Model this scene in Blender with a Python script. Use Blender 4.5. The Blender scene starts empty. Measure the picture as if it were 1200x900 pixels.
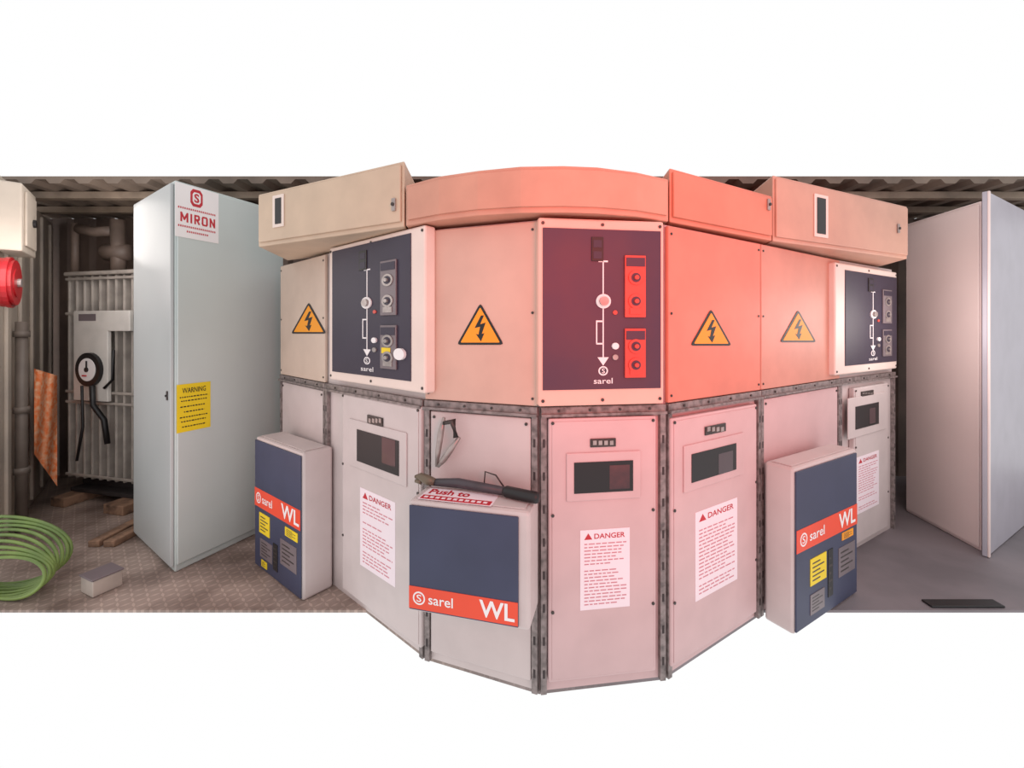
import bpy, bmesh, math, random
from mathutils import Vector, Matrix
random.seed(4)
F=500.0; CX=600.0; HY=386.0; ZC=1.55
FZ=0.22   # floor level while building; everything is shifted down at the end
sc=bpy.context.scene
sc.view_settings.view_transform='Standard'
COL=sc.collection
def lin(c):
    c=c/255.0
    return c/12.92 if c<=0.04045 else ((c+0.055)/1.055)**2.4
def rgb(r,g,b): return (lin(r),lin(g),lin(b),1)
MATS={}
def mat(name,c,rough=0.5,metal=0.0,var=0.06,scale=6.0,bump=0.0,bscale=60,c2=None):
    if name in MATS: return MATS[name]
    m=bpy.data.materials.new(name); m.use_nodes=True
    nt=m.node_tree; b=nt.nodes['Principled BSDF']
    tc=nt.nodes.new('ShaderNodeTexCoord')
    n=nt.nodes.new('ShaderNodeTexNoise'); n.inputs['Scale'].default_value=scale; n.inputs['Detail'].default_value=5
    nt.links.new(tc.outputs['Object'],n.inputs['Vector'])
    r=nt.nodes.new('ShaderNodeValToRGB')
    col=rgb(*c)
    if c2: a=rgb(*c2)
    else: a=tuple(max(0,v*(1-var*3)) for v in col[:3])+(1,)
    r.color_ramp.elements[0].position=0.3; r.color_ramp.elements[1].position=0.62
    r.color_ramp.elements[0].color=a; r.color_ramp.elements[1].color=col
    nt.links.new(n.outputs['Fac'],r.inputs['Fac']); nt.links.new(r.outputs['Color'],b.inputs['Base Color'])
    b.inputs['Roughness'].default_value=rough; b.inputs['Metallic'].default_value=metal
    if bump>0:
        n2=nt.nodes.new('ShaderNodeTexNoise'); n2.inputs['Scale'].default_value=bscale
        nt.links.new(tc.outputs['Object'],n2.inputs['Vector'])
        bp=nt.nodes.new('ShaderNodeBump'); bp.inputs['Strength'].default_value=bump; bp.inputs['Distance'].default_value=0.01
        nt.links.new(n2.outputs['Fac'],bp.inputs['Height']); nt.links.new(bp.outputs['Normal'],b.inputs['Normal'])
    MATS[name]=m
    return m
BEIGE=mat('cream_panel_paint',(206,184,168),0.45,var=0.03)
BEIGE2=mat('cream_panel_faint_glow_tint',(208,172,156),0.45,var=0.03)  # cream with the outer edge of the red glow mixed into the colour
GLOWP=mat('cream_panel_glow_tint',(212,130,110),0.45,var=0.04)  # cream panels with the red flare glow painted into the base colour
GLOWP2=mat('cream_panel_light_glow_tint',(208,144,126),0.45,var=0.04)  # same painted glow, weaker, for the neighbouring panels
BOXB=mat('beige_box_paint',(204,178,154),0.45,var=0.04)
BOXS1=mat('beige_box_light_glow_tint',(206,150,128),0.45,var=0.05)  # beige box colour carrying part of the warm glow
BOXS2=mat('beige_box_glow_tint',(208,132,108),0.45,var=0.04)  # beige box where the painted glow is strongest
BOXS3=mat('beige_box_faint_glow_tint',(202,156,136),0.45,var=0.04)  # beige end box, fading end of the painted glow
DOORG=mat('grey_door_paint',(202,188,186),0.45,var=0.03)
DOORP=mat('grey_door_glow_tint',(206,174,174),0.45,var=0.03)  # grey doors tinted pink to hold the glow in their colour
CREAM=mat('cream_frame_paint',(232,212,202),0.4,var=0.02)
CREAMP=mat('cream_frame_glow_tint',(234,184,168),0.4,var=0.02)  # cream frame with the pink glow put into its paint
GALV=mat('galvanised_steel',(146,134,132),0.45,0.3,var=0.2,scale=40)
PLATE=mat('dark_aubergine_plate',(50,42,60),0.5,var=0.05)
PLATER=mat('dark_plate_glow_tint',(80,46,62),0.5,c2=(60,42,66),scale=3)  # dark face plate reddened in colour for the glow over it
NAVY=mat('navy_paint',(56,60,86),0.5,var=0.05)
ORANGE=mat('orange_stripe',(232,74,44),0.4,var=0.02)
WHITE=mat('white_paint',(238,232,232),0.5,var=0.01)
PINKW=mat('notice_paper',(238,222,228),0.6,var=0.01)
RED=mat('red_print',(190,35,50),0.5,var=0.02)
PINKT=mat('faded_red_print',(205,130,140),0.5,var=0.02)
YEL=mat('yellow_label',(236,205,30),0.5,var=0.02)
AMB=mat('amber_sign',(242,155,25),0.5,var=0.02)
BLK=mat('black_plastic',(25,22,24),0.45,var=0.05)
GLASS=mat('dark_window_glass',(66,48,54),0.08,var=0.05)
GLASSR=mat('window_glass_glow_tint',(96,52,54),0.08,c2=(52,36,42),scale=10)  # window glass with the red glow tinted in
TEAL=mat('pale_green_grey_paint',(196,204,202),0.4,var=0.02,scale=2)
TEAL2=mat('painted_shade_grey',(180,182,182),0.4,var=0.02,scale=2)  # darker copy of the cabinet paint, shade put into the colour
LAV=mat('warm_white_paint',(240,218,214),0.4,var=0.02,scale=2)
STEEL=mat('brushed_steel',(170,160,156),0.35,0.5,var=0.1,scale=30)
DSTEEL=mat('dark_steel',(75,68,66),0.4,0.5,var=0.1,scale=30)
LEVER=mat('dark_lever_grey',(70,66,72),0.45,0.1,var=0.1,scale=20)
MECH=mat('mechanism_grey',(118,106,110),0.4,var=0.06)
MECHR=mat('red_glow_and_indicator',(214,74,62),0.4,var=0.06)  # glow on mechanism plates painted as red; also the small indicator dot
FIN=mat('radiator_grey_paint',(172,162,154),0.45,var=0.1,scale=9)
TANK=mat('dark_tank_grey',(56,50,50),0.6,var=0.15)  # dark grey for the tank and base skid
WOOD=mat('rough_wood',(150,116,94),0.8,var=0.25,scale=14)
BELL=mat('red_bell_enamel',(170,18,28),0.35,var=0.05)
GREEN=mat('green_cable',(124,146,74),0.4,c2=(84,106,54),scale=5)
MESHO=mat('orange_netting',(255,132,70),0.7,c2=(255,205,165),scale=30)
WALLL=mat('left_wall_paint',(196,182,168),0.6,c2=(170,158,148),scale=3)
WALLB=mat('back_wall_paint',(134,114,104),0.7,c2=(92,78,72),scale=2)
CEIL=mat('ceiling_paint',(126,110,98),0.7,c2=(92,80,72),scale=3)
SHADOWM=mat('painted_slot_shade',(58,48,48),0.7,var=0.1)  # dark strips on the uprights, painted shade standing in for slot openings

class Frame:
    def __init__(s,px0,s0,px1,s1):
        def P(px,sv):
            Y=F*0.7/sv; return Vector(((px-CX)/F*Y,Y))
        s.set(P(px0,s0),P(px1,s1))
    def set(s,a,b):
        s.O=Vector(a); d=Vector(b)-s.O; s.L=d.length; s.U=d/s.L
        s.N=Vector((s.U.y,-s.U.x))
        s.mk()
    def mk(s):
        s.M=Matrix(((s.U.x,s.N.x,0,s.O.x),(s.U.y,s.N.y,0,s.O.y),(0,0,1,0),(0,0,0,1)))
    def at(s,px,py,n=0):
        d=Vector(((px-CX)/F,1.0))
        t=(n+s.O.dot(s.N))/d.dot(s.N)
        p=d*t
        return (p-s.O).dot(s.U), ZC-(py-HY)/F*t
    def rect(s,x0,y0,x1,y1,n=0):
        xm=(x0+x1)/2; ym=(y0+y1)/2
        return s.at(x0,ym,n)[0],s.at(x1,ym,n)[0],s.at(xm,y1,n)[1],s.at(xm,y0,n)[1]
class FrameP(Frame):
    def __init__(s,a,b): s.set(a,b)
def W(px,py,Y): return Vector(((px-CX)/F*Y,Y,ZC-(py-HY)/F*Y))
ID=FrameP((0,0),(1,0))

class B:
    def __init__(s): s.bm=bmesh.new()
    def _merge(s,tb,M,mi,smooth=False):
        for f in tb.faces: f.material_index=mi; f.smooth=smooth
        if M is not None: tb.transform(M)
        bmesh.ops.recalc_face_normals(tb,faces=tb.faces[:])
        me=bpy.data.meshes.new('t'); tb.to_mesh(me); tb.free()
        s.bm.from_mesh(me); bpy.data.meshes.remove(me); return s
    def box(s,fr,u0,u1,n0,n1,z0,z1,mi=0,bev=0.0):
        tb=bmesh.new(); bmesh.ops.create_cube(tb,size=1)
        for v in tb.verts:
            v.co=Vector((u0+(v.co.x+.5)*(u1-u0), n0+(v.co.y+.5)*(n1-n0), z0+(v.co.z+.5)*(z1-z0)))
        if bev>0: bmesh.ops.bevel(tb,geom=tb.edges[:],offset=bev,segments=2,affect='EDGES',profile=0.5)
        return s._merge(tb,fr.M,mi)
    def pbox(s,fr,x0,y0,x1,y1,n0,n1,mi=0,bev=0.0):
        u0,u1,z0,z1=fr.rect(x0,y0,x1,y1,n1)
        return s.box(fr,u0,u1,n0,n1,z0,z1,mi,bev)
    def poly(s,fr,pts,n0,n1,mi=0):
        tb=bmesh.new()
        a=[tb.verts.new((u,n0,z)) for u,z in pts]; b=[tb.verts.new((u,n1,z)) for u,z in pts]
        k=len(pts); tb.faces.new(a); tb.faces.new(b[::-1])
        for i in range(k): tb.faces.new((a[i],b[i],b[(i+1)%k],a[(i+1)%k]))
        return s._merge(tb,fr.M,mi)
    def disc(s,fr,u,z,r,n0,n1,mi=0,seg=24,rin=0):
        if rin<=0:
            return s.poly(fr,[(u+r*math.cos(2*math.pi*i/seg),z+r*math.sin(2*math.pi*i/seg)) for i in range(seg)],n0,n1,mi)
        tb=bmesh.new(); R=[]
        for (rr,n) in ((r,n0),(r,n1),(rin,n1),(rin,n0)):
            R.append([tb.verts.new((u+rr*math.cos(2*math.pi*i/seg),n,z+rr*math.sin(2*math.pi*i/seg))) for i in range(seg)])
        for k in range(4):
            for i in range(seg):
                tb.faces.new((R[k][i],R[(k+1)%4][i],R[(k+1)%4][(i+1)%seg],R[k][(i+1)%seg]))
        return s._merge(tb,fr.M,mi)
    def prism(s,pts,z0,z1,mi=0,bev=0.0):
        tb=bmesh.new()
        a=[tb.verts.new((x,y,z0)) for x,y in pts]; b=[tb.verts.new((x,y,z1)) for x,y in pts]
        k=len(pts); tb.faces.new(a); tb.faces.new(b[::-1])
        for i in range(k): tb.faces.new((a[i],b[i],b[(i+1)%k],a[(i+1)%k]))
        if bev>0: bmesh.ops.bevel(tb,geom=tb.edges[:],offset=bev,segments=2,affect='EDGES',profile=0.5)
        return s._merge(tb,None,mi)
    def tube(s,pts,r,mi=0,seg=10,closed=False):
        pts=[Vector(p) for p in pts]; tb=bmesh.new(); rings=[]; k=len(pts)
        rr=r if isinstance(r,(list,tuple)) else [r]*k
        for i,p in enumerate(pts):
            if closed: t=pts[(i+1)%k]-pts[i-1]
            else: t=pts[min(i+1,k-1)]-pts[max(i-1,0)]
            t.normalize()
            up=Vector((0,0,1)) if abs(t.z)<0.9 and not closed and k<12 else Vector((0,1,0))
            a=t.cross(up).normalized(); b=t.cross(a).normalized()
            rings.append([tb.verts.new(p+(a*math.cos(2*math.pi*j/seg)+b*math.sin(2*math.pi*j/seg))*rr[i]) for j in range(seg)])
        m=k if closed else k-1
        for i in range(m):
            A=rings[i];Bq=rings[(i+1)%k]
            for j in range(seg): tb.faces.new((A[j],A[(j+1)%seg],Bq[(j+1)%seg],Bq[j]))
        if not closed: tb.faces.new(rings[0]); tb.faces.new(rings[-1][::-1])
        return s._merge(tb,None,mi,True)
    def textu(s,fr,txt,u0,u1,z0,z1,n,mi=0,th=0.0008,bold=0.0,flat=False):
        cu=bpy.data.curves.new('t','FONT'); cu.body=txt; cu.resolution_u=3; cu.offset=bold
        o=bpy.data.objects.new('t',cu); COL.objects.link(o)
        bpy.context.view_layer.update()
        dg=bpy.context.evaluated_depsgraph_get()
        me=bpy.data.meshes.new_from_object(o.evaluated_get(dg))
        xs=[v.co.x for v in me.vertices]; ys=[v.co.y for v in me.vertices]
        a,b,c,d=min(xs),max(xs),min(ys),max(ys)
        tb=bmesh.new(); tb.from_mesh(me)
        for v in tb.verts:
            U=u0+(v.co.x-a)/(b-a)*(u1-u0); Zz=z0+(v.co.y-c)/(d-c)*(z1-z0)
            v.co=Vector((U,Zz,n+th)) if flat else Vector((U, n+th, Zz))
        bpy.data.objects.remove(o); bpy.data.curves.remove(cu); bpy.data.meshes.remove(me)
        return s._merge(tb,fr.M,mi)
    def letters(s,fr,txt,u0,u1,z0,z1,n,mi=0,th=0.0008,wt=0.085):
        G={'M':[[(0,0),(0,1)],[(0,1),(.5,.25)],[(.5,.25),(1,1)],[(1,1),(1,0)]],'I':[[(.5,0),(.5,1)]],
           'R':[[(0,0),(0,1)],[(0,1),(.85,1)],[(.85,1),(1,.88)],[(1,.88),(1,.62)],[(1,.62),(.85,.5)],[(.85,.5),(0,.5)],[(.45,.5),(1,0)]],
           'O':[[(0,.15),(0,.85)],[(0,.85),(.15,1)],[(.15,1),(.85,1)],[(.85,1),(1,.85)],[(1,.85),(1,.15)],[(1,.15),(.85,0)],[(.85,0),(.15,0)],[(.15,0),(0,.15)]],
           'N':[[(0,0),(0,1)],[(0,1),(1,0)],[(1,0),(1,1)]]}
        wd={'M':1.15,'I':.3,'R':.85,'O':.95,'N':.9}
        tot=sum(wd[c] for c in txt)+0.3*(len(txt)-1); k=(u1-u0)/tot; x=u0; t=(z1-z0)*wt; h=z1-z0
        for ci,c in enumerate(txt):
            w=wd[c]*k
            for si,(p,q) in enumerate(G[c]):
                P=Vector((x+t+p[0]*(w-2*t),z0+t+p[1]*(h-2*t))) if c!='I' else Vector((x+w/2,z0+t+p[1]*(h-2*t)))
                Q=Vector((x+t+q[0]*(w-2*t),z0+t+q[1]*(h-2*t))) if c!='I' else Vector((x+w/2,z0+t+q[1]*(h-2*t)))
                d=(Q-P).normalized()*t; e=Vector((-d.y,d.x)); P=P-d*.9; Q=Q+d*.9
                s.poly(fr,[tuple(P+e),tuple(Q+e),tuple(Q-e),tuple(P-e)],n,n+th+si*0.00004,mi)
            x+=w+0.3*k
        return s
BASE={}
def thing(name,label,cat,base,group=None):
    e=bpy.data.objects.new(name,None); e.empty_display_size=0.1; e.location=base; COL.objects.link(e)
    e['label']=label; e['category']=cat
    if group: e['group']=group
    BASE[e.name]=Vector(base); return e
def part(b,name,parent,mats,label=None):
    me=bpy.data.meshes.new(name); base=BASE[parent.name]
    bmesh.ops.translate(b.bm,verts=b.bm.verts[:],vec=-base)
    b.bm.to_mesh(me); b.bm.free()
    for m in mats: me.materials.append(m)
    o=bpy.data.objects.new(name,me); COL.objects.link(o); o.parent=parent; BASE[o.name]=base
    if label: o['label']=label
    return o
def solo(b,name,mats,label=None,cat=None,kind=None,group=None):
    me=bpy.data.meshes.new(name)
    vs=b.bm.verts
    xs=[v.co.x for v in vs];ys=[v.co.y for v in vs];zs=[v.co.z for v in vs]
    base=Vector(((min(xs)+max(xs))/2,(min(ys)+max(ys))/2,min(zs)))
    bmesh.ops.translate(b.bm,verts=b.bm.verts[:],vec=-base)
    b.bm.to_mesh(me); b.bm.free()
    for m in mats: me.materials.append(m)
    o=bpy.data.objects.new(name,me); o.location=base; COL.objects.link(o); BASE[o.name]=base
    if label: o['label']=label
    if cat: o['category']=cat
    if kind: o['kind']=kind
    if group: o['group']=group
    return o

NODES=[(332,130),(385,155),(500,202),(632,223),(778,214),(887,176),(980,142),(1045,122)]
def XY(px,sv): Y=F*0.7/sv; return ((px-CX)/F*Y,Y)
NP=[XY(*n) for n in NODES]
TOPZ=1.955
G='row of switchgear cubicles'
def sign(fr,xc,yt,yb,parent,n):
    w=(yb-yt)*0.56
    pts=lambda k,dy=0:[fr.at(xc-w*k,yb-(yb-yt)*(1-k)*0.33,n),fr.at(xc+w*k,yb-(yb-yt)*(1-k)*0.33,n),fr.at(xc,yt+(yb-yt)*(1-k)*0.66,n)]
    def rnd(p,r=0.07):
        out=[];k=len(p)
        for i in range(k):
            a=Vector(p[i-1]);c=Vector(p[i]);d=Vector(p[(i+1)%k])
            out+= [tuple(c+(a-c)*r),tuple(c+((a+d)/2-c)*r*0.5),tuple(c+(d-c)*r)]
        return out
    b=B(); b.poly(fr,rnd(pts(1.0)),n,n+0.0015,0); b.poly(fr,rnd(pts(0.84),0.03),n+0.0015,n+0.0025,1)
    h=yb-yt
    bolt=[(0.02,0.30),(-0.13,0.60),(0.0,0.57),(-0.04,0.76),(-0.10,0.74),(0.02,0.92),(0.10,0.72),(0.04,0.74),(0.13,0.47),(0.0,0.51),(0.09,0.30)]
    b.poly(fr,[fr.at(xc+x*h,yt+y*h,n) for x,y in bolt],n+0.0025,n+0.0032,0)
    part(b,'warning_sign',parent,[BLK,AMB],'yellow and black triangular high voltage sign')
def control(fr,ox0,oy0,ox1,oy1,ix0,iy0,ix1,iy1,parent,mech,yellow=False,frm=CREAM,plate=PLATE):
    n=0.055
    b=B(); b.pbox(fr,ox0,oy0,ox1,oy1,0.001,n,0,0.008)
    u0,u1,z0,z1=fr.rect(ox0,oy0,ox1,oy1,n)
    for uu in (u0+0.016,(u0+u1)/2,u1-0.016):
        for zz in (z0+0.02,z1-0.02): b.disc(fr,uu,zz,0.006,n,n+0.003,1,12)
    cp=part(b,'control_panel',parent,[frm,DSTEEL],'cream framed control panel with dark face plate')
    u0,u1,z0,z1=fr.rect(ix0,iy0,ix1,iy1,n)
    b=B(); b.box(fr,u0,u1,n-0.001,n+0.004,z0,z1,0,0.0015)
    part(b,'face_plate',cp,[plate])
    n2=n+0.004; du=u1-u0; dz=z1-z0
    def q(a,c): return u0+a*du, z0+(1-c)*dz
    sx=du/0.42
    def rc(bb,a0,c0,a1,c1,n0,n1,mi,bev=0):
        p=q(a0,c0);r=q(a1,c1); bb.box(fr,p[0],r[0],n0,n1,r[1],p[1],mi,bev)
    b=B()
    rc(b,0.495,0.20,0.505,0.42,n2,n2+0.0008,0); rc(b,0.495,0.48,0.505,0.80,n2,n2+0.0008,0)
    rc(b,0.46,0.195,0.54,0.205,n2,n2+0.0008,0)
    rc(b,0.44,0.58,0.45,0.72,n2,n2+0.0008,0); rc(b,0.44,0.57,0.50,0.58,n2,n2+0.0008,0); rc(b,0.44,0.71,0.50,0.72,n2,n2+0.0008,0)
    p=q(0.5,0.80); b.poly(fr,[(p[0]-0.02*sx,p[1]),(p[0]+0.02*sx,p[1]),(p[0],p[1]-0.03)],n2,n2+0.0008,0)
    p=q(0.5,0.45)
    def ell(bb,p,r,n0,n1,mi,k=24): bb.poly(fr,[(p[0]+r*min(sx,1.6)*math.cos(2*math.pi*i/k),p[1]+r*math.sin(2*math.pi*i/k)) for i in range(k)],n0,n1,mi)
    ell(b,p,0.026,n2,n2+0.006,0); ell(b,p,0.016,n2+0.006,n2+0.016,1)
    ell(b,q(0.6,0.73),0.012,n2,n2+0.008,0); ell(b,q(0.6,0.80),0.010,n2,n2+0.006,1)
    ell(b,q(0.6,0.52),0.008,n2,n2+0.004,2)
    part(b,'mimic_diagram',cp,[WHITE,STEEL,MECHR],'white line mimic diagram with round indicators')
    b=B(); rc(b,0.40,0.05,0.50,0.20,n2,n2+0.004,0,0.001); rc(b,0.415,0.07,0.485,0.115,n2+0.004,n2+0.005,1); rc(b,0.415,0.14,0.485,0.185,n2+0.004,n2+0.005,1)
    part(b,'meter',cp,[BLK,PLATE],'small black rectangular meter')
    for (c0,c1) in ((0.16,0.55),(0.62,0.93)):
        b=B(); rc(b,0.68,c0,0.86,c1,n2,n2+0.008,0,0.002)
        rc(b,0.69,c0+0.015,0.85,c0+0.07,n2+0.008,n2+0.010,3)
        for k in (0.36,0.74):
            ell(b,q(0.77,c0+(c1-c0)*k),0.026,n2+0.008,n2+0.012,1); ell(b,q(0.77,c0+(c1-c0)*k),0.017,n2+0.012,n2+0.013,2)
            ell(b,q(0.77,c0+(c1-c0)*k),0.008,n2+0.013,n2+0.022,1,12)
        rc(b,0.72,c1-0.06,0.82,c1-0.02,n2+0.008,n2+0.011,1)
        part(b,'operating_socket',cp,[mech,mech if mech is MECHR else STEEL,plate,plate],'operating mechanism plate with two round sockets')
    if yellow:
        b=B(); ell(b,q(0.90,0.82),0.024,n2,n2+0.012,0); part(b,'knob',cp,[WHITE],'round white knob')
        b=B(); rc(b,0.70,0.78,0.80,0.82,n2+0.008,n2+0.0095,0); part(b,'sticker',cp,[YEL],'small yellow sticker')
    b=B(); p=q(0.5,0.885)
    ell(b,p,0.017,n2,n2+0.001,0); ell(b,p,0.012,n2+0.001,n2+0.0015,1)
    a=q(0.487,0.875+0.025); c=q(0.513,0.87)
    b.textu(fr,'S',a[0],c[0],a[1],c[1],n2+0.0015,0,bold=0.01)
    a=q(0.42,0.965);c=q(0.58,0.93); b.textu(fr,'sarel',a[0],c[0],a[1],c[1],n2,0,bold=0.005)
    part(b,'logo',cp,[WHITE,PLATE],'white round emblem with small lettering')
def lowdoor(fr,dx0,dx1,ytop,slot,win,note,parent,zb=FZ+0.05,dm=DOORG,gl=GLASS):
    u0,u1,_,z1=fr.rect(dx0,ytop,dx1,ytop+50,0.03)
    b=B(); b.box(fr,u0,u1,0.001,0.03,zb,z1,0,0.006)
    b.box(fr,u0+0.012,u1-0.012,0.03,0.033,zb+0.012,z1-0.012,0,0.0015)
    for (a,c) in ((u0+0.014,z1-0.016),(u1-0.014,z1-0.016),(u0+0.014,z1-0.35),(u1-0.014,z1-0.35),(u0+0.014,z1-0.7),(u1-0.014,z1-0.7)):
        b.disc(fr,a,c,0.006,0.033,0.036,1,10)
    d=part(b,'lower_door',parent,[dm,DSTEEL],'pale grey steel door')
    n=0.033
    b=B(); b.pbox(fr,*slot,n,n+0.006,0,0.002)
    x0,y0,x1,y1=slot
    for k in range(4):
        a=x0+(x1-x0)*(0.1+0.22*k); b.pbox(fr,a,y0+2.5,a+(x1-x0)*0.14,y1-2.5,n+0.006,n+0.010,1)
    part(b,'latch_plate',d,[DSTEEL,STEEL],'dark latch plate with small slots')
    x0,y0,x1,y1=win
    b=B(); b.pbox(fr,x0-9,y0-11,x1+9,y1+9,n,n+0.006,0,0.003)
    b.pbox(fr,x0,y0,x1,y1,n+0.006,n+0.0085,1)
    b.pbox(fr,x0+(x1-x0)*0.60,y0+4,x1-4,y1-4,n+0.0085,n+0.009,2)
    part(b,'window',d,[dm,BLK,gl],'rectangular dark viewing window')
    x0,y0,x1,y1=note
    u0,u1,z0,z1=fr.rect(x0,y0,x1,y1,n+.0012); du=u1-u0; dz=z1-z0
    b=B(); b.box(fr,u0,u1,n,n+0.0012,z0,z1,0)
    b.textu(fr,'DANGER',u0+du*.28,u0+du*.90,z1-dz*.115,z1-dz*.05,n+0.0013,1,bold=0.01)
    b.poly(fr,[(u0+du*.08,z1-dz*.12),(u0+du*.24,z1-dz*.12),(u0+du*.16,z1-dz*.04)],n+0.0012,n+0.0018,1)
    rr=random.Random(int(x0)); y=0.17
    while y<0.93:
        if rr.random()<0.85:
            e=rr.uniform(0.6,0.92); x=0.08
            while x<e:
                ww=rr.uniform(0.05,0.14)
                b.box(fr,u0+du*x,u0+du*min(x+ww,.93),n+0.0012,n+0.0016,z1-dz*(y+.014),z1-dz*y,2); x+=ww+0.025
        y+=0.042
    part(b,'notice',d,[PINKW,RED,PINKT],'white paper notice with red heading and fine print')
    return d

cub=[]
labels=['cream switchgear cubicle with high voltage sign beside tall cabinet',
 'cream switchgear cubicle with dark control panel and notice door',
 'cream switchgear cubicle with high voltage sign and tools below',
 'switchgear cubicle with large control panel tinted with painted red glow',
 'glow-tinted cream switchgear cubicle with high voltage sign above windowed grey door',
 'glow-tinted cream switchgear cubicle with high voltage sign above navy box',
 'end switchgear cubicle with small control panel and notice door']
upm=[BEIGE,BEIGE,BEIGE2,GLOWP2,GLOWP,GLOWP2,BEIGE]
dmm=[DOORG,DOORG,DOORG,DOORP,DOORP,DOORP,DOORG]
for i in range(7):
    a=Vector(NP[i]);c=Vector(NP[i+1])
    fr=Frame(*NODES[i],*NODES[i+1])
    base=((a.x+c.x)/2,(a.y+c.y)/2,FZ)
    e=thing('switchgear_cubicle',labels[i],'electrical switchgear',base,G)
    d=(c-a).normalized()*0.0015
    ra=0.26
    b=B(); b.prism([tuple(a+d),tuple(c-d),(c.x-d.x-0.12*c.x/3,c.y+ra),(a.x+d.x-0.12*a.x/3,a.y+ra)],FZ,TOPZ-0.004,0)
    part(b,'body',e,[dmm[i]])
    zr1=1.55-0.405*0.7; zr0=1.55-0.455*0.7
    if i not in (1,3,6):
        b=B(); b.box(fr,0.003,fr.L-0.003,0.001,0.018,zr1+0.003,TOPZ-0.01,0,0.004)
        for uu in (0.02,fr.L-0.02):
            for zz in (zr1+0.03,(zr1+TOPZ)/2,TOPZ-0.04): b.disc(fr,uu,zz,0.005,0.018,0.021,1,10)
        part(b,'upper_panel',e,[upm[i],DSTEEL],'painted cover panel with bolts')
    b=B(); b.box(fr,0.002,fr.L-0.002,0.001,0.022,zr0,zr1,0,0.002); b.box(fr,0.002,fr.L-0.002,0.022,0.032,zr0,zr0+0.010,0)
    for k in range(4): b.disc(fr,fr.L*(0.14+0.24*k),(zr0+zr1)/2+0.004,0.005,0.022,0.026,1,8)
    part(b,'cross_rail',e,[GALV,DSTEEL],'galvanised steel horizontal rail')
    for ua,ub in ((0.002,0.024),(fr.L-0.024,fr.L-0.002)):
        b=B(); b.box(fr,ua,ub,0.001,0.02,FZ,zr0-0.001,0,0.001)
        for k in range(8): b.box(fr,ua+0.007,ub-0.007,0.02,0.021,FZ+0.06+0.12*k,FZ+0.09+0.12*k,1)
        part(b,'upright_rail',e,[GALV,SHADOWM],'slotted galvanised upright')
    if i in (0,2,5):
        b=B(); b.box(fr,0.028,fr.L-0.028,0.001,0.016,FZ+0.04,zr0-0.008,0,0.004)
        for uu in (0.045,fr.L-0.045): b.disc(fr,uu,zr0-0.03,0.006,0.016,0.02,1,10)
        part(b,'lower_panel',e,[dmm[i],DSTEEL],'plain grey lower cover panel')
    cub.append((e,fr))
sign(cub[0][1],362,354,391,cub[0][0],0.019)
sign(cub[2][1],563,355,404,cub[2][0],0.019)
sign(cub[4][1],833,362,405,cub[4][0],0.019)
sign(cub[5][1],935,363,401,cub[5][0],0.019)
control(cub[1][1],386,277,498,453,390,284,482,441,cub[1][0],MECH,True)
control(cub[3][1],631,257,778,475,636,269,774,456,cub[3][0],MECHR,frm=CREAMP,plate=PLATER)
control(cub[6][1],979,313,1051,436,990,321,1050,426,cub[6][0],MECH)
lowdoor(cub[1][1],401,493,468,(430,488,448,498),(418,510,467,549),(422,580,463,675),cub[1][0])
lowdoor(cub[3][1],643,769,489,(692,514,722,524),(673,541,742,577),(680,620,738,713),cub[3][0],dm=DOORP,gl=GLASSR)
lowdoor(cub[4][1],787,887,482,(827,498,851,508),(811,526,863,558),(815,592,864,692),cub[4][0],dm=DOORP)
lowdoor(cub[6][1],1001,1041,452,(1010,458,1024,464),(1003,474,1030,500),(1004,532,1030,597),cub[6][0])

# ---------------- upper boxes ----------------
GB='row of beige boxes on top of the switchgear'
def topbox(nodes,z1,label,latchpx,m,slot=None,zb=1.962):
    pts=[XY(*n) for n in nodes]; k=len(pts)
    mid=Vector(((pts[0][0]+pts[-1][0])/2,(pts[0][1]+pts[-1][1])/2+0.2,zb))
    e=thing('instrument_box',label,'electrical enclosure',mid,GB)
    back=[(p[0]*1.06,p[1]+0.42) for p in pts][::-1]
    b=B(); b.prism(pts+back,zb,z1,0,0.006); part(b,'body',e,[m])
    if k==2:
        fr=Frame(*nodes[0],*nodes[1])
        b=B(); b.box(fr,0.014,fr.L-0.014,0.0005,0.010,zb+0.02,z1-0.015,0,0.003)
        d=part(b,'cover',e,[m])
    else:
        cp=[Vector(p) for p in pts]; ctr=Vector((0,5))
        o=[p+(p-ctr).normalized()*0.010 for p in cp]
        o[0]=o[0]+(cp[1]-cp[0]).normalized()*0.014; o[-1]=o[-1]+(cp[-2]-cp[-1]).normalized()*0.014
        b=B(); b.prism([tuple(p) for p in o]+[tuple(p) for p in [q+(ctr-q).normalized()*0.012 for q in o]][::-1],zb+0.02,z1-0.015,0,0.002)
        d=part(b,'cover',e,[m]); fr=Frame(*nodes[k//2-1],*nodes[k//2])
    for px,py in latchpx:
        b=B()
        u,z=fr.at(px,py,0.01); b.box(fr,u-0.010,u+0.010,0.010,0.018,z-0.026,z+0.026,0,0.003); b.disc(fr,u,z,0.007,0.018,0.024,1,12)
        part(b,'latch',d,[STEEL,DSTEEL],'small steel latch')
    if slot:
        b=B(); x0,y0,x1,y1=slot; b.pbox(fr,x0-3,y0-4,x1+3,y1+4,0.010,0.016,0,0.003); b.pbox(fr,x0,y0,x1,y1,0.016,0.018,1)
        part(b,'slot_window',d,[CREAM,BLK],'tall narrow dark slot in a pale frame')
topbox([(303,164),(474,205)],2.225,'beige steel box above cubicles next to pale cabinet',[(462,240)],BOXB,(322,232,329,262))
topbox([(475.5,206),(515,218),(560,227),(610,232),(660,233),(700,231),(745,225),(783.5,214.5)],2.125,'wide glow-tinted beige box over the middle cubicles',[],BOXS1)
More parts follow.
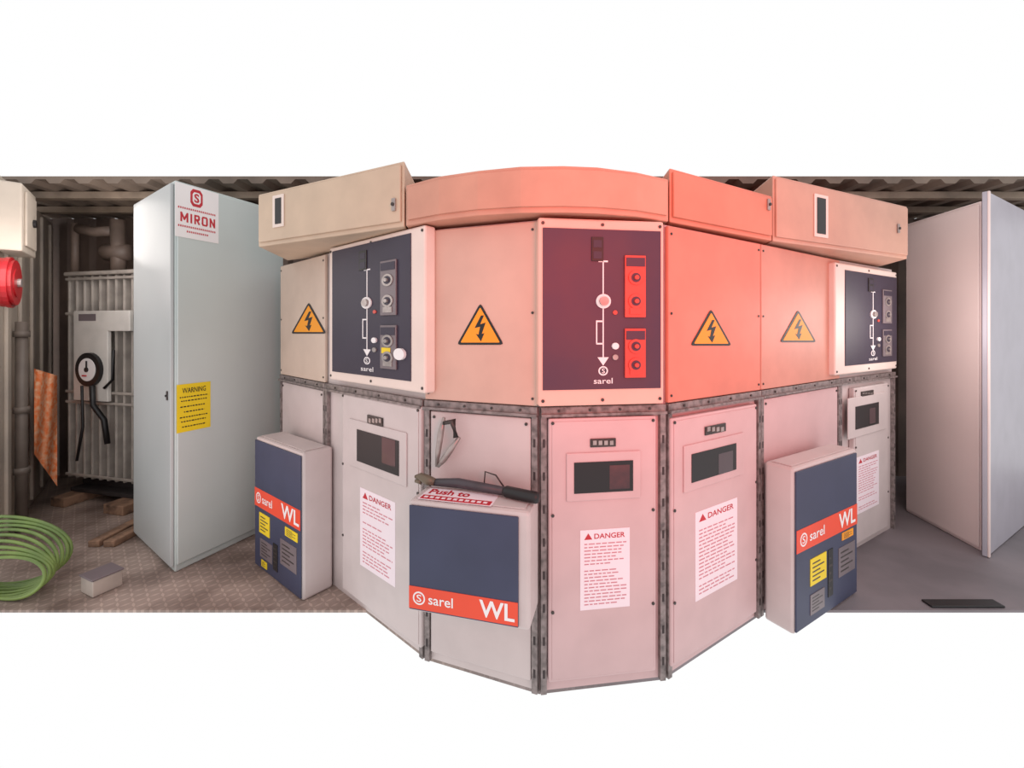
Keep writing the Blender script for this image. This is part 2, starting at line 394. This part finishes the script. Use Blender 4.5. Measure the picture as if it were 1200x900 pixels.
topbox([(784.5,214),(904.5,176.5)],2.17,'beige box with warm glow painted in above signed cubicle',[(900,240)],BOXS2)
topbox([(905.5,176),(1063,140)],2.27,'glow-tinted beige end box with slot window above control panel',[(1052,268)],BOXS3,(958,232,968,274))

# ---------------- boxes with orange stripe ----------------
GW='navy fronted boxes with orange stripe'
def wl(nodes,depth,ztop,zbot,label,front_r,stripe,wl_,extras):
    fr=Frame(*nodes[0],*nodes[1])
    base=(fr.O.x+fr.U.x*fr.L/2-fr.N.x*depth/2, fr.O.y+fr.U.y*fr.L/2-fr.N.y*depth/2, zbot)
    e=thing('breaker_box',label,'electrical box',base,GW)
    b=B(); b.box(fr,0,fr.L,-depth,0,zbot,ztop,0,0.012)
    b.box(fr,0.02,fr.L-0.02,-depth+0.02,-0.02,ztop,ztop+0.004,0,0.002)
    part(b,'body',e,[DOORG],'pale grey sheet steel body')
    u0=fr.at(front_r[0],600,0)[0];u1=fr.at(front_r[1],600,0)[0]
    b=B(); b.box(fr,u0,u1,0.0005,0.008,zbot+0.012,ztop-0.015,0,0.003)
    f=part(b,'front_panel',e,[NAVY],'navy painted front panel')
    b=B(); zt=stripe[0];zb=stripe[1]
    b.box(fr,u0+0.001,u1-0.001,0.008,0.0095,zb,zt,0)
    part(b,'stripe',f,[ORANGE],'bright orange horizontal stripe')
    n=0.0095; h=zt-zb; w=u1-u0
    b=B()
    cu=u0+w*0.10; cz=(zt+zb)/2; r=h*0.30
    b.disc(fr,cu,cz,r,n,n+0.001,0,20,r*0.78)
    b.textu(fr,'S',cu-r*.4,cu+r*.4,cz-r*.55,cz+r*.55,n,0,bold=0.01)
    b.textu(fr,'sarel',u0+w*0.19,u0+w*0.42,cz-h*0.20,cz+h*0.24,n,0,bold=0.01)
    part(b,'maker_lettering',f,[WHITE],'white round emblem and lettering')
    b=B()
    b.textu(fr,'WL',u0+w*wl_[0],u0+w*wl_[1],cz-h*0.34,cz+h*0.40,n,0,bold=0.02)
    part(b,'type_lettering',f,[WHITE],'large white letters')
    for (nm,a0,a1,z0,z1,m) in extras:
        b=B(); b.box(fr,u0+w*a0,u0+w*a1,0.008,0.0105,z0,z1,0)
        for j in range(5):
            zz=z0+(z1-z0)*(0.15+0.16*j); b.box(fr,u0+w*(a0+(a1-a0)*.12),u0+w*(a0+(a1-a0)*(0.6+0.25*(j%2))),0.0105,0.011,zz,zz+(z1-z0)*0.05,1)
        part(b,nm,f,[m,DSTEEL])
    return e,fr,f,u0,u1
wl([(300,145),(355,168)],0.155,0.945,FZ,'grey box with navy front and orange stripe beside cabinet',(300.5,354),(0.665,0.565),(0.62,0.98),
  [('yellow_label',0.12,0.36,0.43,0.54,YEL),('yellow_label',0.70,0.95,0.50,0.545,YEL),('nameplate',0.60,0.93,0.34,0.47,MECH),('nameplate',0.14,0.42,0.30,0.40,MECH),('dial_plate',0.44,0.54,0.28,0.42,BLK),('yellow_label',0.17,0.30,0.25,0.285,YEL)])
e2,f2,p2,a2,b2=wl([(479,233),(621,251)],0.15,0.950,0.56,'grey box with navy front and tools lying on top',(480.5,608),(0.655,0.578),(0.66,0.97),[])
wl([(930,189),(1004,162)],0.125,0.945,FZ,'grey box with navy front below end control panel',(931,1002),(0.675,0.575),(0.66,0.96),
  [('yellow_label',0.20,0.45,0.40,0.52,YEL),('yellow_label',0.72,0.92,0.53,0.565,AMB),('nameplate',0.66,0.95,0.36,0.50,MECH),('nameplate',0.20,0.42,0.27,0.36,MECH),('dial_plate',0.48,0.56,0.30,0.52,BLK)])
TZ=0.954
b=B()
def flat(bb,u0,u1,n0,n1,z,t,mi): bb.box(f2,u0,u1,n0,n1,z,z+t,mi)
flat(b,0.030,0.300,-0.112,-0.008,TZ,0.001,0)
b.textu(f2,'Push to',0.045,0.20,-0.060,-0.104,TZ+0.001,1,th=0.0006,bold=0.03,flat=True)
flat(b,0.036,0.294,-0.046,-0.012,TZ+0.001,0.0006,1)
for k in range(11): flat(b,0.046+0.022*k,0.060+0.022*k,-0.036,-0.022,TZ+0.0016,0.0006,0)
part(b,'red_label',e2,[PINKW,RED],'pale paper label with large red print')
# ---------------- tools ----------------
t=thing('bolt_cutter','thick dark grey lever tool lying on grey box','hand tool',(-0.2,1.5,TZ+0.001))
d_=Vector((0,0.0,-0.018))
b=B(); b.tube([Vector((-0.325,1.617,0.990))+d_,Vector((-0.20,1.588,0.996))+d_,Vector((-0.02,1.51,0.994))+d_],[0.012,0.018,0.015],0); part(b,'arm',t,[LEVER])
b=B(); b.tube([Vector((-0.37,1.628,1.006))+d_,Vector((-0.35,1.625,1.008))+d_,Vector((-0.32,1.615,0.998))+d_,Vector((-0.29,1.607,0.992))+d_],[0.006,0.014,0.019,0.014],0)
b.tube([Vector((-0.37,1.628,0.990))+d_,Vector((-0.345,1.625,0.990))+d_],[0.006,0.013],0); part(b,'jaw',t,[mat('worn_jaw_steel',(112,100,84),0.4,0.3,var=0.1)],'worn jaw head')
b=B(); b.tube([Vector((-0.03,1.515,0.994))+d_,Vector((-0.02,1.51,0.994))+d_,Vector((0.082,1.455,0.994))+d_,Vector((0.092,1.45,0.994))+d_],[0.015,0.020,0.020,0.016],0); part(b,'grip',t,[BLK],'black rubber grip')
t=thing('crimping_tool','grey hand crimping tool leaning against lower panel','hand tool',(-0.27,1.62,1.015))
b=B(); b.tube([Vector((-0.292,1.65,1.02)),Vector((-0.285,1.65,1.08)),Vector((-0.275,1.648,1.15)),Vector((-0.262,1.645,1.21))],[0.006,0.011,0.012,0.006],0); part(b,'handle',t,[STEEL])
b=B(); b.tube([Vector((-0.20,1.618,1.14)),Vector((-0.235,1.625,1.09)),Vector((-0.262,1.635,1.05)),Vector((-0.285,1.642,1.022))],[0.007,0.012,0.012,0.006],0); part(b,'handle',t,[STEEL])
b=B(); b.tube([Vector((-0.262,1.640,1.19)),Vector((-0.225,1.625,1.20)),Vector((-0.213,1.618,1.14))],[0.008,0.015,0.011],0); part(b,'jaw',t,[DSTEEL])
b=B(); b.tube([Vector((-0.105,1.59,0.958)),Vector((-0.10,1.59,1.02)),Vector((-0.06,1.58,1.01)),Vector((-0.02,1.565,0.958))],0.003,0); solo(b,'wire',[DSTEEL],'thin dark wire looped on top of grey box','wire')

# ---------------- tall cabinets ----------------
def tall(pc,pr,pl,z1,body_m,label):
    C=Vector(XY(*pc));R=Vector(XY(*pr));L=Vector(XY(*pl)); Bk=R+(L-C)
    e=thing('tall_cabinet',label,'cabinet',(C.x,C.y+0.3,FZ))
    b=B(); b.prism([tuple(C),tuple(R),tuple(Bk),tuple(L)],FZ,z1,0,0.006); part(b,'body',e,body_m)
    return e,FrameP(L,C),FrameP(C,R),C,L,R
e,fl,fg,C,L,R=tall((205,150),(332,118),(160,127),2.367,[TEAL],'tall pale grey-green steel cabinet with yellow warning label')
b=B(); b.box(fl,0.012,fl.L-0.008,0.001,0.018,FZ+0.03,2.35,0,0.005); d=part(b,'door',e,[TEAL2],'flush steel door with shade painted in')
b=B(); b.box(fl,fl.L-0.06,fl.L-0.045,0.018,0.024,1.16,1.21,0,0.002); b.disc(fl,fl.L-0.052,1.185,0.006,0.024,0.03,1,12); part(b,'lock',d,[DSTEEL,BLK])
b=B(); b.box(fg,0.006,fg.L-0.01,0.001,0.012,FZ+0.04,2.35,0,0.004); sd=part(b,'side_panel',e,[TEAL])
n=0.0125
u0,u1,z0,z1=fg.rect(205,220,256,281,n)
def Q(a,c): return u0+(u1-u0)*a, z1-(z1-z0)*c
def rq(bb,a0,c0,a1,c1,n0,n1,mi):
    p=Q(a0,c0);r=Q(a1,c1); bb.box(fg,p[0],r[0],n0,n1,r[1],p[1],mi)
b=B(); b.box(fg,u0,u1,n,n+0.002,z0,z1,0)
p=Q(0.11,0.71);r=Q(0.91,0.53); b.letters(fg,'MIRON',p[0],r[0],p[1],r[1],n+0.002,1)
u,z=Q(0.47,0.21); ru=(u1-u0)*0.14; rz=(z1-z0)*0.165
def hexa(bb,fr,u,z,ru,rz,n0,n1,mi):
    pts=[]
    for sx_,sz_ in ((1,1),(-1,1),(-1,-1),(1,-1)):
        a_=(sx_*ru,sz_*rz*0.6); c_=(sx_*ru*0.6,sz_*rz)
        pts+= [a_,c_] if sx_*sz_>0 else [c_,a_]
    bb.poly(fr,[(u+x,z+y) for x,y in pts],n0,n1,mi)
hexa(b,fg,u,z,ru,rz,n+0.002,n+0.0028,1); hexa(b,fg,u,z,ru*.66,rz*.66,n+0.0028,n+0.0034,0)
b.textu(fg,'S',u-ru*.42,u+ru*.42,z-rz*.52,z+rz*.52,n+0.0034,1,bold=0.03)
for (c,xa,xb) in ((0.43,0.06,0.94),(0.77,0.06,0.94),(0.86,0.25,0.75)):
    x=xa
    while x<xb-0.03: rq(b,x,c,x+0.028,c+0.036,n+0.002,n+0.0025,1); x+=0.046
part(b,'maker_sign',sd,[WHITE,RED],'white sign with red emblem and lettering')
u0,u1,z0,z1=fg.rect(207,449,246.5,504,n)
b=B(); b.box(fg,u0,u1,n,n+0.0015,z0,z1,0)
p=Q(0.15,0.19);r=Q(0.85,0.08); b.textu(fg,'WARNING',p[0],r[0],p[1],r[1],n+0.0015,1,bold=0.01)
for c,xa,xb in ((0.26,.08,.92),(0.34,.12,.88),(0.46,.10,.84),(0.57,.2,.8),(0.68,.08,.92),(0.77,.12,.85),(0.88,.15,.85)):
    x=xa
    while x<xb:
        w_=random.uniform(.03,.08); rq(b,x,c,min(x+w_,xb),c+0.025,n+0.0015,n+0.002,1); x+=w_+0.025
part(b,'warning_label',sd,[YEL,BLK],'yellow label with black print')
e,fl2,fg2,C,L,R=tall((1150,137),(1216,115),(1062,112),2.32,[LAV],'tall off-white steel cabinet with its door ajar')
b=B(); b.box(fl2,0.012,fl2.L-0.006,0.001,0.010,FZ+0.02,2.30,0,0.004); part(b,'side_panel',e,[LAV])
dfr=Frame(1157,141,1206,119)
b=B(); b.box(dfr,0.0,dfr.L,-0.022,0.0,FZ+0.004,2.355,0,0.004); b.box(dfr,0.0,0.02,0.0,0.010,FZ+0.004,2.355,1,0.003)
dd=part(b,'door',e,[mat('blue_grey_paint',(180,174,184),0.4,var=0.03),LAV],'blue-grey steel door standing ajar')

# ---------------- room shell ----------------
YB=3.90; ZCE=2.56; YCF=F*(ZCE-ZC)/171.0
b=B(); pts=[]; x=-5.0
while x<5.0:
    for dx,dy in ((0,0),(0.07,0),(0.10,-0.035),(0.17,-0.035)): pts.append((x+dx,YB+dy))
    x+=0.20
pts+= [(x,YB+0.08),(-5.0,YB+0.08)]
b.prism(pts,FZ,ZCE,0); solo(b,'wall_back',[WALLB],kind='structure',label='dark corrugated container wall')
tb=[];x=-5.0
while x<5.0:
    for dx,dz in ((0,0),(0.07,0),(0.10,0.03),(0.17,0.03)): tb.append((x+dx,ZCE+dz))
    x+=0.20
tb+=[(x,ZCE+0.05),(-5.0,ZCE+0.05)]
b=B(); b.poly(ID,tb,-(YB+0.08),-YCF,0)
solo(b,'ceiling',[CEIL],kind='structure',label='dark corrugated container ceiling')
for k,yy in enumerate((3.12,3.5)):
    b=B(); b.box(ID,-4.9,4.9,-yy-0.06,-yy,ZCE-0.05,ZCE,0,0.004)
    solo(b,'trim_%d'%(k+1),[mat('beam_paint',(150,132,116),0.6,var=0.15)],kind='structure',label='steel ceiling beam')
fw=FrameP(((62-CX)/F*3.86,3.86),((-14-CX)/F*2.45,2.45))
if fw.N.dot(Vector((0,0))-fw.O)<0: fw.N=-fw.N; fw.mk()
b=B(); b.box(fw,0.0,fw.L,-0.05,0.0,FZ,2.50,0,0.004)
for k in range(5): b.box(fw,0.12+0.33*k,0.2+0.33*k,0.0,0.02,FZ+0.05,2.46,0,0.006)
solo(b,'wall_left',[WALLL],kind='structure',label='pale ribbed steel container wall')
yF=F*(ZC-FZ)/329.0
def lerpY(a,c,Y):
    t=(Y-a[1])/(c[1]-a[1]); return (a[0]+(c[0]-a[0])*t,Y)
path=[(-5.0,YB+0.08),(5.05,YB+0.08),(5.05,yF),lerpY(NP[5],NP[6],yF),NP[5],NP[4],NP[3],NP[2],lerpY(NP[1],NP[2],yF),(-5.0,yF)]
b=B(); b.prism(path,FZ-0.012,FZ,0); bmesh.ops.triangulate(b.bm,faces=b.bm.faces[:])
fm=bpy.data.materials.new('steel_tread_floor'); fm.use_nodes=True
nt=fm.node_tree; bs=nt.nodes['Principled BSDF']; Lk=nt.links.new
geo=nt.nodes.new('ShaderNodeNewGeometry'); sep=nt.nodes.new('ShaderNodeSeparateXYZ'); Lk(geo.outputs['Position'],sep.inputs[0])
mr=nt.nodes.new('ShaderNodeMapRange'); mr.inputs['From Min'].default_value=-0.6; mr.inputs['From Max'].default_value=0.6
Lk(sep.outputs['X'],mr.inputs['Value'])
def ramp(c1,c2,sc_):
    n1=nt.nodes.new('ShaderNodeTexNoise'); n1.inputs['Scale'].default_value=sc_; n1.inputs['Detail'].default_value=9
    Lk(geo.outputs['Position'],n1.inputs['Vector'])
    r=nt.nodes.new('ShaderNodeValToRGB'); r.color_ramp.elements[0].position=.38; r.color_ramp.elements[1].position=.62
    r.color_ramp.elements[0].color=rgb(*c1); r.color_ramp.elements[1].color=rgb(*c2); Lk(n1.outputs['Fac'],r.inputs['Fac']); return r
ra=ramp((118,100,92),(176,156,146),3.0); rb=ramp((120,112,116),(142,132,136),2.0)
mx=nt.nodes.new('ShaderNodeMix'); mx.data_type='RGBA'
Lk(mr.outputs[0],mx.inputs['Factor']); Lk(ra.outputs[0],mx.inputs[6]); Lk(rb.outputs[0],mx.inputs[7])
def M(op,a,b_=None,c=None):
    nd=nt.nodes.new('ShaderNodeMath'); nd.operation=op
    for i_,v in enumerate((a,b_,c)):
        if v is None: continue
        if hasattr(v,'default_value') or hasattr(v,'links'): Lk(v,nd.inputs[i_])
        else: nd.inputs[i_].default_value=v
    return nd.outputs[0]
def loz(ax,ay,ox):
    p=0.055
    u=M('MULTIPLY_ADD',M('ADD',sep.outputs['X'],sep.outputs['Y']),0.7071/p,ox)
    v=M('MULTIPLY_ADD',M('SUBTRACT',sep.outputs['X'],sep.outputs['Y']),0.7071/p,ox)
    fu=M('ABSOLUTE',M('SUBTRACT',M('FRACT',u),0.5)); fv=M('ABSOLUTE',M('SUBTRACT',M('FRACT',v),0.5))
    s=M('ADD',M('MULTIPLY',fu,ax),M('MULTIPLY',fv,ay))
    return M('LESS_THAN',s,1.0)
t1=loz(2.4,8,0.0); t2=loz(8,2.4,0.5)
tr=M('MULTIPLY',M('MAXIMUM',t1,t2),M('SUBTRACT',1.0,mr.outputs[0]))
mul=M('MULTIPLY_ADD',tr,0.34,0.84)
mm=nt.nodes.new('ShaderNodeVectorMath'); mm.operation='SCALE'
Lk(mx.outputs[2],mm.inputs[0]); Lk(mul,mm.inputs['Scale']); Lk(mm.outputs[0],bs.inputs['Base Color'])
bp=nt.nodes.new('ShaderNodeBump'); bp.inputs['Strength'].default_value=0.6; bp.inputs['Distance'].default_value=0.006
Lk(tr,bp.inputs['Height']); Lk(bp.outputs[0],bs.inputs['Normal'])
bs.inputs['Roughness'].default_value=0.5; bs.inputs['Metallic'].default_value=0.1
solo(b,'floor',[fm],kind='structure',label='worn steel tread plate floor')

# ---------------- transformer ----------------
tf=Frame(72,350/3.32,168,350/3.12)
e=thing('transformer','grey oil transformer with ribbed radiator on wooden blocks','transformer',(tf.O.x+tf.U.x*tf.L/2,tf.O.y+tf.U.y*tf.L/2+0.2,FZ+0.07))
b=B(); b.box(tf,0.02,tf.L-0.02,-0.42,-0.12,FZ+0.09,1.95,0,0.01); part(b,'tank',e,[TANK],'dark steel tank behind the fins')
u0,u1,z0,z1=tf.rect(80,322,164,564,0)
nf=10
for k in range(nf):
    u=u0+(u1-u0)*k/(nf-1)
    b=B(); b.box(tf,u-0.010,u+0.010,-0.12,0.0,z0,z1,0,0.009); part(b,'radiator_fin',e,[FIN])
for z in (z0+0.02,(z0+z1)/2-0.12,(z0+z1)/2-0.20,z1-0.035,z1-0.30):
    b=B(); b.box(tf,u0-0.015,u1+0.015,0.0,0.012,z,z+0.020,0,0.004); part(b,'cross_bar',e,[FIN],'horizontal radiator stiffening bar')
b=B(); b.box(tf,u0-0.02,u1+0.02,-0.12,0.02,z1,z1+0.03,0,0.008); part(b,'header_pipe',e,[FIN],'rounded top header of the radiator')
b=B(); b.pbox(tf,86,364,152,388,0.013,0.04,0,0.005); b.pbox(tf,86,386,126,470,0.013,0.04,0,0.005); b.pbox(tf,92,368,112,376,0.04,0.042,1)
part(b,'terminal_cover',e,[mat('pale_cover',(214,208,202),0.45,var=0.05),MECH],'pale flat cover plate')
b=B(); u,z=tf.at(105,433,0.05); b.disc(tf,u,z,0.125,0.04,0.065,0,28); b.disc(tf,u,z,0.085,0.065,0.068,1,28); b.disc(tf,u,z,0.018,0.068,0.075,0,12)
b.box(tf,u-0.006,u+0.006,0.068,0.073,z,z+0.065,0); b.box(tf,u-0.045,u+0.0,0.068,0.072,z-0.05,z-0.04,2)
part(b,'temperature_gauge',e,[BLK,WHITE,RED],'round black gauge with white dial')
p=lambda px,py,dy=-0.08:W(px,py,3.22+dy)
for pp,rr in (([p(108,452),p(109,475),p(122,492),p(126,520)],0.018),([p(96,452),p(97,500),p(90,540)],0.009),([p(122,455),p(132,445),p(133,410)],0.010)):
    b=B(); b.tube(pp,rr,0); part(b,'gauge_pipe',e,[BLK],'black capillary pipe under the gauge')
q_=lambda px,py:W(px,py,3.45)
PIPE=mat('brown_pipe',(130,112,102),0.5,var=0.12)
for pp,rr in (([q_(92,268),q_(112,272),q_(140,270)],0.04),([q_(138,258),q_(139,300),q_(139,322)],0.05),([q_(88,262),q_(88,322)],0.025),([q_(124,296),q_(152,296)],0.065)):
    b=B(); b.tube(pp,rr,0,14); part(b,'top_pipe',e,[PIPE],'brown pipe on top of the tank')
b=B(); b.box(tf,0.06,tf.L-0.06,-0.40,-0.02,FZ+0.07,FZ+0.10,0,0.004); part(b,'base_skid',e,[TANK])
for k,(a,c) in enumerate(((0.06,0.20),(tf.L-0.24,tf.L-0.05))):
    b=B(); b.box(tf,a,c,-0.40,0.10,FZ,FZ+0.069,0,0.006); solo(b,'wooden_block',[WOOD],'rough timber block under the transformer','timber',group='timber blocks')
for k in range(2):
    p0=W(136+k*17,612,2.75); b=B(); b.box(ID,p0.x-0.035,p0.x+0.035,-2.98,-2.60,FZ,FZ+0.04,0,0.006)
    solo(b,'timber_plank',[WOOD],'short worn plank lying on the tread plate floor','timber',group='loose planks')

# ---------------- left wall fittings ----------------
ua=fw.at(42,298,0.13)[0]; ub=fw.at(-6,298,0.13)[0]
u_lo,u_hi=min(ua,ub),max(ua,ub); u_hi=min(u_hi,fw.L)
za=fw.at(22,292,0.13)[1]
e=thing('wall_enclosure','beige steel enclosure fixed high on the wall','electrical enclosure',tuple((fw.O+fw.U*((u_lo+u_hi)/2)).to_3d()+Vector((0,0,za))))
PE=mat('pale_enclosure',(200,186,172),0.45,var=0.04)
b=B(); b.box(fw,u_lo,u_hi,0.021,0.13,za,2.42,0,0.008); part(b,'body',e,[PE])
b=B(); b.box(fw,u_lo+0.05,u_hi-0.05,0.13,0.142,za+0.04,2.38,0,0.004); dd=part(b,'door',e,[PE])
b=B(); b.disc(fw,u_lo+0.14,(za+2.42)/2,0.025,0.142,0.155,0,16); part(b,'lock',dd,[BLK])
u,z=fw.at(9,331,0.08)
prof=[(0.02,0.05),(0.05,0.05),(0.055,0.135),(0.08,0.14),(0.10,0.125),(0.115,0.08),(0.12,0.03)]
e=thing('alarm_bell','round red enamel alarm bell on pale wall','alarm bell',tuple((fw.O+fw.U*u).to_3d()+Vector((0,0,z-0.14))))
b=B()
for k in range(len(prof)-1): b.disc(fw,u,z,prof[k][1]*1.05,prof[k][0],prof[k+1][0],0,28)
part(b,'gong',e,[BELL]); b=B(); b.disc(fw,u,z,0.025,0.115,0.135,0,12); part(b,'center_bolt',e,[STEEL])
u,z=fw.at(24,480,0.05)
pt=lambda uu,nn,zz:(fw.O+fw.U*uu+fw.N*nn).to_3d()+Vector((0,0,zz))
b=B(); b.tube([pt(u,0.055,FZ),pt(u,0.055,1.60)],0.03,0,12)
for zc in (0.6,1.0,1.5): b.tube([pt(u,0.055,zc),pt(u,0.055,zc+0.04)],0.04,0,12)
solo(b,'conduit_pipe',[mat('grey_brown_conduit',(118,106,98),0.5,var=0.1)],'vertical brown-grey conduit on the wall','pipe')
b=B(); tbm=bmesh.new(); nx,nz=10,22; g=[]
for i in range(nx+1):
    row=[]
    for j in range(nz+1):
        f_=i/nx; py=432+8*f_+(562-432-30*(1-f_))*j/nz; px=40+27*f_
        Y=2.98+0.25*f_+0.015*math.sin(i*1.3+j*0.2)
        row.append(tbm.verts.new(W(px,py,Y)))
    g.append(row)
for i in range(nx):
    for j in range(nz): tbm.faces.new((g[i][j],g[i+1][j],g[i+1][j+1],g[i][j+1]))
b._merge(tbm,None,0,True); solo(b,'barrier_netting',[MESHO],'faded orange netting hanging beside the wall','netting')
# a few thick smooth cable loops standing on the floor against the wall
b=B(); rk=random.Random(8)
for k in range(9):
    Y=2.09+0.017*k
    xl=(-40-6*k*0.5-CX)/F*Y; xr=(52+3.6*k-CX)/F*Y; top=FZ+0.215+0.018*k
    pts=[]
    for i in range(40):
        t_=2*math.pi*i/40
        cx=(xl+xr)/2; rx=(xr-xl)/2; cz=(FZ+0.010+top)/2; rz=(top-FZ-0.010)/2
        pts.append(Vector((cx+rx*math.cos(t_),Y+0.012*math.sin(2*t_+k),cz+rz*math.sin(t_))))
    b.tube(pts,0.0082,0,10,closed=True)
solo(b,'cable_coil',[GREEN],'thick smooth green cable loops coiled by the wall','cable')
p0=W(106,690,2.16)
fb=FrameP((p0.x-0.05,2.16),(p0.x+0.06,2.11))
e=thing('small_box','small pale metal box on the tread plate floor','box',(p0.x,2.2,FZ+0.001))
b=B(); b.box(fb,0,fb.L,-0.12,0,FZ+0.001,FZ+0.08,0,0.004); part(b,'body',e,[mat('dusty_metal',(186,172,162),0.5,var=0.1)])
b=B(); b.box(fb,-0.005,fb.L+0.005,-0.125,0.005,FZ+0.081,FZ+0.09,0,0.003); part(b,'lid',e,[MECH])
p0=W(1125,710,2.08); b=B(); b.box(ID,p0.x-0.18,p0.x+0.17,-2.09,-2.035,FZ+0.0005,FZ+0.010,0,0.003); solo(b,'rubber_mat',[BLK],'thin black rubber mat on grey floor','mat')

# ---------------- lights ----------------
w=bpy.data.worlds.new('w'); sc.world=w; w.use_nodes=True
bg=w.node_tree.nodes['Background']; bg.inputs[0].default_value=(1,1,1,1); bg.inputs[1].default_value=1.0
def spot(loc,target,col,en,size,blend=1,rad=0.15):
    l=bpy.data.lights.new('spot','SPOT'); l.energy=en; l.color=col; l.spot_size=math.radians(size); l.spot_blend=blend; l.shadow_soft_size=rad
    o=bpy.data.objects.new('added_glow_spot',l); o.location=loc
    d=Vector(target)-Vector(loc); o.rotation_euler=d.to_track_quat('-Z','Y').to_euler(); COL.objects.link(o); return o
spot((0.72,-0.1,1.9),(0.66,1.7,1.75),(1.0,0.03,0.015),120,88,rad=0.4)  # added red spot imitating the flare glow, no real lamp here
spot((1.6,0.6,2.0),(1.35,2.1,1.85),(1.0,0.05,0.03),22,80,rad=0.3)  # second added red spot, carries the glow further right
for loc,en,c in (((-2.75,2.3,1.9),9,(1.0,0.92,0.88)),((-2.55,2.75,2.2),7,(1.0,0.94,0.9)),((2.4,2.3,1.6),9,(1.0,0.9,0.86)),((-1.55,1.9,0.9),3,(1.0,0.5,0.45))):  # unseen point lights added to brighten the bay and cabinets, last one pink
    l=bpy.data.lights.new('added_fill','POINT'); l.energy=en; l.color=c; l.shadow_soft_size=0.25
    o=bpy.data.objects.new('added_fill_light',l); o.location=loc; COL.objects.link(o)

cam=bpy.data.cameras.new('cam'); cam.sensor_width=36; cam.lens=F/1200*36; cam.shift_y=-(450-HY)/1200; cam.clip_start=0.02
co=bpy.data.objects.new('camera',cam); co.location=(0,0,ZC); co.rotation_euler=(math.radians(90),0,0); COL.objects.link(co); sc.camera=co
for o in COL.objects:
    if o.parent is None: o.location.z-=FZ
